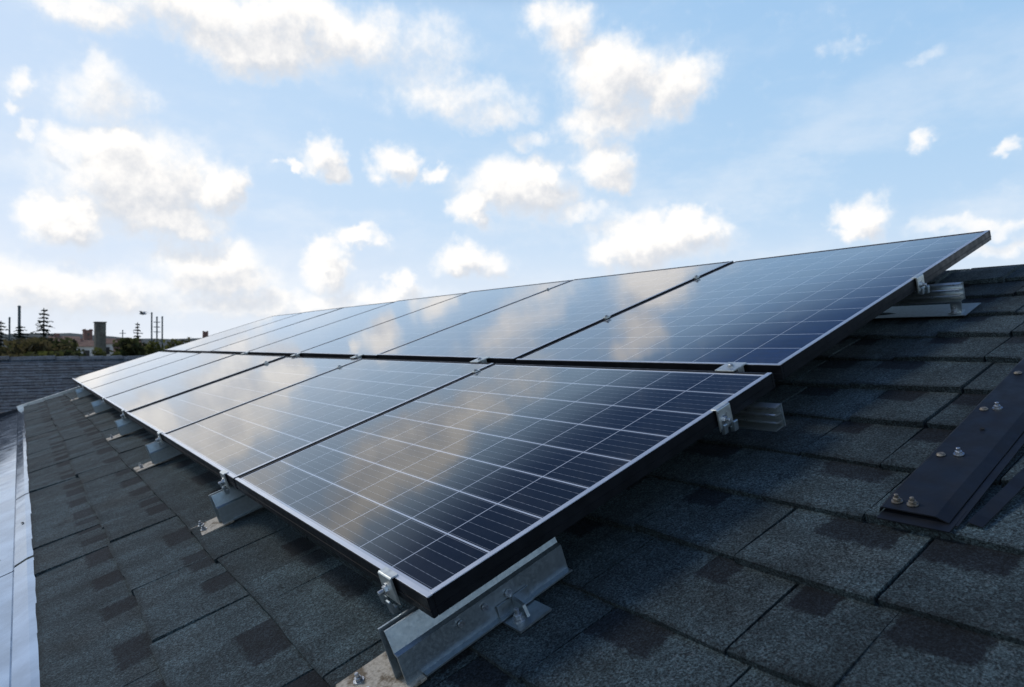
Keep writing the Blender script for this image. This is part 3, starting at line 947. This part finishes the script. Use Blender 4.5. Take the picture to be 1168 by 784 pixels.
# ------------------------------------------------------------------ ground, hills
b = bmesh.new()
bmesh.ops.create_circle(b, cap_ends=True, radius=9000, segments=96)
struct(bm_obj('ground', b, M['grass']))
b = bmesh.new()
rnd = random.Random(5)
prev = None
for i in range(121):
    a = -40 + i*1.3
    hgt = 26 + 14*math.sin(i*.23) + 9*math.sin(i*.61+1) + rnd.uniform(-3, 3)
    hgt *= 1.0
    c0_, c1_, c2_ = at(a, 2300, -2), at(a, 2900, 6+max(hgt, 6)), at(a, 3600, -2)
    cur = [b.verts.new(c) for c in (c0_, c1_, c2_)]
    if prev:
        for j in range(2):
            b.faces.new((prev[j], prev[j+1], cur[j+1], cur[j]))
    prev = cur
bmesh.ops.recalc_face_normals(b, faces=b.faces)
struct(bm_obj('hills', b, M['hill']))

# ------------------------------------------------------------------ trees and far buildings
def crown_bm(rx, ry, rz, z0, nleaf, seed, size, clumps=16):
    rr = random.Random(seed)
    b = bmesh.new()
    cs = []
    for k in range(clumps):
        th, ph = rr.uniform(0, 6.28), rr.uniform(-0.5, 1.4)
        q = rr.uniform(0.35, 0.8)
        cs.append((Vector((rx*q*math.cos(th)*math.cos(ph), ry*q*math.sin(th)*math.cos(ph), z0+rz*q*math.sin(ph))), rr.uniform(.34, .58)))
    for i in range(nleaf):
        c, s_ = rr.choice(cs)
        d = Vector((rr.gauss(0, 1), rr.gauss(0, 1), rr.gauss(0, 1))).normalized()*(rr.random()**0.45)
        p = c + Vector((d.x*rx*s_, d.y*ry*s_, d.z*rz*s_))
        n_ = Vector((rr.gauss(0, 1), rr.gauss(0, 1), rr.gauss(0.4, 1))).normalized()
        t1 = n_.orthogonal().normalized(); t2 = n_.cross(t1)
        z = size*rr.uniform(.6, 1.4)
        b.faces.new([b.verts.new(p+t1*z*x+t2*z*y) for x, y in ((-1, -.5), (0, -.7), (1, .1), (.1, .8))])
    return b
def trunk_bm(h, r, seed, limbs=5, spread=1.0):
    rr = random.Random(seed)
    mb = MB()
    mb.cyl(r, 0, h, 8, r*.35)
    for k in range(limbs):
        z = h*rr.uniform(.35, .85); a = rr.uniform(0, 6.28); L = spread*rr.uniform(.5, 1)
        mb.cyl(r*.4, 0, L, 6, r*.1, M4=Matrix.Translation((0, 0, z)) @ Matrix.Rotation(a, 4, 'Z') @ Matrix.Rotation(R(rr.uniform(35, 65)), 4, 'Y'))
    return mb
def tree(name, label, azd, dist, h, rx, mat, seed, nleaf=900, size=.12, group=None, low=0.1, cat='tree'):
    t = thing(name, label, cat, Matrix.Translation(at(azd, dist)), group)
    trunk_bm(h*.8, 0.05+h*.018, seed, 6, rx*.8).build('trunk', M['bark'], t)
    rz = h*(1-low)/2
    cb_ = crown_bm(rx, rx*.9, rz, h*low+rz*.75, nleaf, seed, size)
    zs = sorted(v.co.z for v in cb_.verts); zt_ = zs[int(len(zs)*.995)]
    for v in cb_.verts: v.co.z += (h-zt_)
    bmesh.ops.delete(cb_, geom=[v for v in cb_.verts if v.co.z > h+.05], context='VERTS')
    bm_obj('crown', cb_, M[mat], t)
    return t
def conifer(label, azd, dist, h, r, seed, group=None):
    rr = random.Random(seed)
    t = thing('conifer', label, 'tree', Matrix.Translation(at(azd, dist)), group)
    MB().cyl(0.05+h*.015, 0, h, 8, .015).build('trunk', M['bark'], t)
    b = bmesh.new()
    z = h*.12
    while z < h*0.99:
        f = 1-(z/h)
        nb = rr.choice((6, 8, 10, 11))
        a0 = rr.uniform(0, 6)
        for k in range(nb):
            a = a0+k*6.28/nb+rr.uniform(-.3, .3)
            L = (r*f**0.85+.05)*rr.uniform(.35, 1.2)
            d = Vector((math.cos(a), math.sin(a), rr.uniform(-.4, 0.05))); sd_ = Vector((-math.sin(a), math.cos(a), 0))
            for q in range(6):
                s0, s1 = L*q/6, L*(q+1)/6+.03
                wd = .13*L*(1-q/7)+.03
                p0, p1 = Vector((0, 0, z))+d*s0, Vector((0, 0, z))+d*s1
                tilt = Vector((0, 0, rr.uniform(-.06, .06)))
                b.faces.new([b.verts.new(x) for x in (p0-sd_*wd+tilt, p0+sd_*wd, p1+sd_*wd*.7-tilt, p1-sd_*wd*.7)])
        z += h*.030*(0.7+f)
    bm_obj('crown', b, M['leaf_conifer'], t)
    return t
G1 = 'bushy trees behind the neighbouring roof'
D = 34
spec = [(-2.6, 33, 6.6, 1.7, 'leaf_dark'), (-1.3, 34, 6.2, 1.6, 'leaf_dark'), (-0.35, 36, 6.3, 1.5, 'leaf_brown'), (0.55, 33, 6.3, 1.4, 'leaf_brown'),
        (1.25, 36, 6.42, 1.4, 'leaf_brown'), (1.95, 34, 6.35, 1.2, 'leaf_dark'), (2.5, 33, 6.1, .9, 'leaf_brown'), (1.1, 29, 5.8, 1.2, 'leaf_green'),
        (-.6, 28, 5.75, 1.2, 'leaf_brown'), (2.75, 29, 5.85, .7, 'leaf_dark')]
for i, (a, d, h, r, m_) in enumerate(spec):
    kinds = {'leaf_dark': 'dark green', 'leaf_brown': 'brownish autumn', 'leaf_green': 'yellow green'}
    tree('bushy_tree', f'{kinds[m_]} tree in the far left hedge, ' + ('first', 'second', 'third', 'fourth', 'fifth', 'sixth', 'seventh', 'low one before the fifth', 'low one before the third', 'low one at the right end')[i] + ('' if i > 6 else ' from the left'), a, d, h, r, m_, 40+i, 4200, .12, G1)
tree('bushy_tree', 'dark bush growing in front of the stone chimney tower', 4.55, 33, 5.95, .55, 'leaf_green', 61, 1800, .08)
tree('bushy_tree', 'yellow green shrub between the stone tower and the rounded tree', 5.9, 34, 5.75, .8, 'leaf_green', 62, 1500, .10)
tree('bushy_tree', 'rounded dark tree with a mast rising behind it', 7.0, 36, 6.42, 1.1, 'leaf_dark', 63, 4200, .12)
tree('bushy_tree', 'low yellowish tree under the three poles', 8.5, 38, 6.4, .9, 'leaf_green', 64, 2000, .10)
tree('bushy_tree', 'green tree beside the panels right of the three poles', 9.7, 40, 6.38, 1.0, 'leaf_green', 65, 2200, .11)
tree('bushy_tree', 'yellowish tree whose top just clears the panel edge', 10.5, 42, 6.5, .9, 'leaf_brown', 66, 1800, .11)
conifer('spiky dark conifer standing alone above the hedge', 1.35, 40, 7.9, 2.6, 71)
conifer('broad dark conifer at the foot of the tall chimney pole', 0.03, 42, 7.1, 4.2, 72)
conifer('dark conifer cut off by the left edge', -1.05, 42, 7.3, 3.0, 73)
conifer('slim conifer rising behind the rounded tree', 7.12, 44, 7.4, 1.6, 74)

def pole(name, label, azd, dist, h, r, cat, arms=(), group=None):
    t = thing(name, label, cat, Matrix.Translation(at(azd, dist)), group)
    MB().cyl(r, 0, h, 10, r*.8).build('shaft', M['pole'], t)
    for z, L in arms:
        b = MB(); b.box(-L/2, L/2, -.03, .03, z-.03, z+.03, M4=Matrix.Rotation(R(90-azd+20), 4, 'Z'))
        b.build('crossarm', M['pole'], t)
    MB().cyl(r*1.15, h, h+.12, 10, r*.6).build('cap', M['pole'], t)
    return t
pole('tall_pole', 'tall thick grey pole rising from the conifer at far left', -0.04, 60, 8.85, .11, 'pole')
pole('short_pole', 'short thin pole with a knob left of the tall pole', -0.58, 60, 8.0, .07, 'pole')
pole('utility_pole', 'tallest and leftmost of the three grouped poles', 8.05, 60, 8.6, .07, 'pole', group='three grouped poles')
pole('utility_pole', 'middle one of the three grouped poles, with crossarms', 8.4, 62, 8.35, .07, 'pole', ((8.0, .5), (7.6, .5), (7.2, .5)), 'three grouped poles')
pole('utility_pole', 'rightmost of the three grouped poles', 8.76, 60, 8.3, .07, 'pole', group='three grouped poles')
pole('antenna_mast', 'thin mast leaning out left of the rounded tree', 6.15, 70, 7.4, .05, 'mast', ((7.2, .5),))

def tower(name, label, azd, dist, h, w, mat, cap=True, cat='tower', rows=3):
    t = thing(name, label, cat, Matrix.Translation(at(azd, dist)) @ Matrix.Rotation(R(-azd+12), 4, 'Z'))
    MB().box(-w/2, w/2, -w/2, w/2, 0, h, 0, .02).build('shaft', M[mat], t)
    b = MB()
    b.box(-w*.57, w*.57, -w*.57, w*.57, h+.002, h+w*.14, 0, .02)
    if cap:
        for s_ in (-1, 1):
            for q in (-1, 1):
                b.box(s_*w*.4-w*.1, s_*w*.4+w*.1, q*w*.4-w*.1, q*w*.4+w*.1, h+w*.142, h+w*.26)
    b.build('parapet', M[mat], t)
    for k in range(rows):
        z = h-w*(.5+.8*k)
        q = MB(); q.box(-w/2-.03, -w/2+.05, -w*.12, w*.12, z-w*.2, z+w*.2)
        q.build('window', M['window'], t)
    return t
tower('stone_tower', 'dark square stone chimney tower rising above the trees', 4.72, 75, 8.25, 0.84, 'stone', False, 'tower', 2)
tower('brick_tower', 'reddish brick tower left of the dark stone tower', 3.95, 150, 8.95, 1.35, 'brick', True, 'tower', 2)

def house_far(label, azd, dist, w, d_, hw, hr, wall, rot=0, nwin=3):
    t = thing('distant_house', label, 'house', Matrix.Translation(at(azd, dist)) @ Matrix.Rotation(R(-azd+rot), 4, 'Z'), 'distant houses')
    MB().box(-d_/2, d_/2, -w/2, w/2, 0, hw).build('wall', M[wall], t)
    b = MB()
    b.prism([(-d_/2-.3, hw+.002), (0, hw+hr), (d_/2+.3, hw+.002)], -w/2-.3, w/2+.3)
    r_ = b.build('roof', M['tile'], t)
    c = MB(); c.box(-.2, .2, w*.2, w*.2+.4, hw+hr*.5, hw+hr+.25)
    c.build('chimney', M['brick'], r_)
    for k in range(nwin):
        for z in (hw-1.0, hw-3.2):
            y = -w/2+w*(k+.5)/nwin
            q = MB(); q.box(-d_/2-.04, -d_/2+.06, y-.35, y+.35, z-.5, z+.5)
            q.build('window', M['window'], t)
    return t
house_far('cream house end catching the light at the right end of the hedge', 2.55, 70, 1.7, 4, 6.35, .55, 'yellow', 0, 1)
house_far('pink rendered house between the hedge and the brick tower', 3.15, 110, 3.6, 6, 5.6, 1.3, 'pink', 20)
house_far('white house just below the brick tower', 3.85, 105, 2.0, 5, 6.0, .8, 'white', -10, 2)
house_far('pale pink house right of the dark stone tower', 5.55, 120, 3.6, 6, 5.7, 1.2, 'pink', 10)
house_far('white house with satellite dish beside the stone tower', 5.15, 115, 1.6, 5, 6.4, .8, 'white', 0, 1)
house_far('low pink house near the rounded tree', 6.3, 130, 4.0, 6, 5.9, 1.2, 'pink', -15)
tower('chimney_stack', 'brown chimney stack just peeking over the far panels', 11.75, 48, 6.93, .30, 'brick', True, 'chimney', 0)

# bird above the poles
t = thing('bird', 'small dark bird gliding in the sky above the poles', 'bird', Matrix.Translation(at(7.47, 50, 6+2.15)) @ Matrix.Rotation(R(60), 4, 'Z'))
b = bmesh.new()
bmesh.ops.create_uvsphere(b, u_segments=10, v_segments=8, radius=1)
for v_ in b.verts:
    x, y, z = v_.co
    tap = 1-0.45*abs(x)
    v_.co = Vector((x*.26, y*.075*tap, z*.075*tap))
for s_ in (-1, 1):
    a0 = [b.verts.new(p) for p in ((.12, .04*s_, .02), (-.10, .04*s_, .02), (-.06, .34*s_, .16), (.10, .34*s_, .17), (-.10, .68*s_, .10))]
    b.faces.new((a0[0], a0[1], a0[2], a0[3])); b.faces.new((a0[3], a0[2], a0[4]))
tl = [b.verts.new(p) for p in ((-.22, -.03, 0), (-.22, .03, 0), (-.40, .08, .01), (-.40, -.08, .01))]
b.faces.new(tl)
bm_obj('body', b, M['feather'], t)
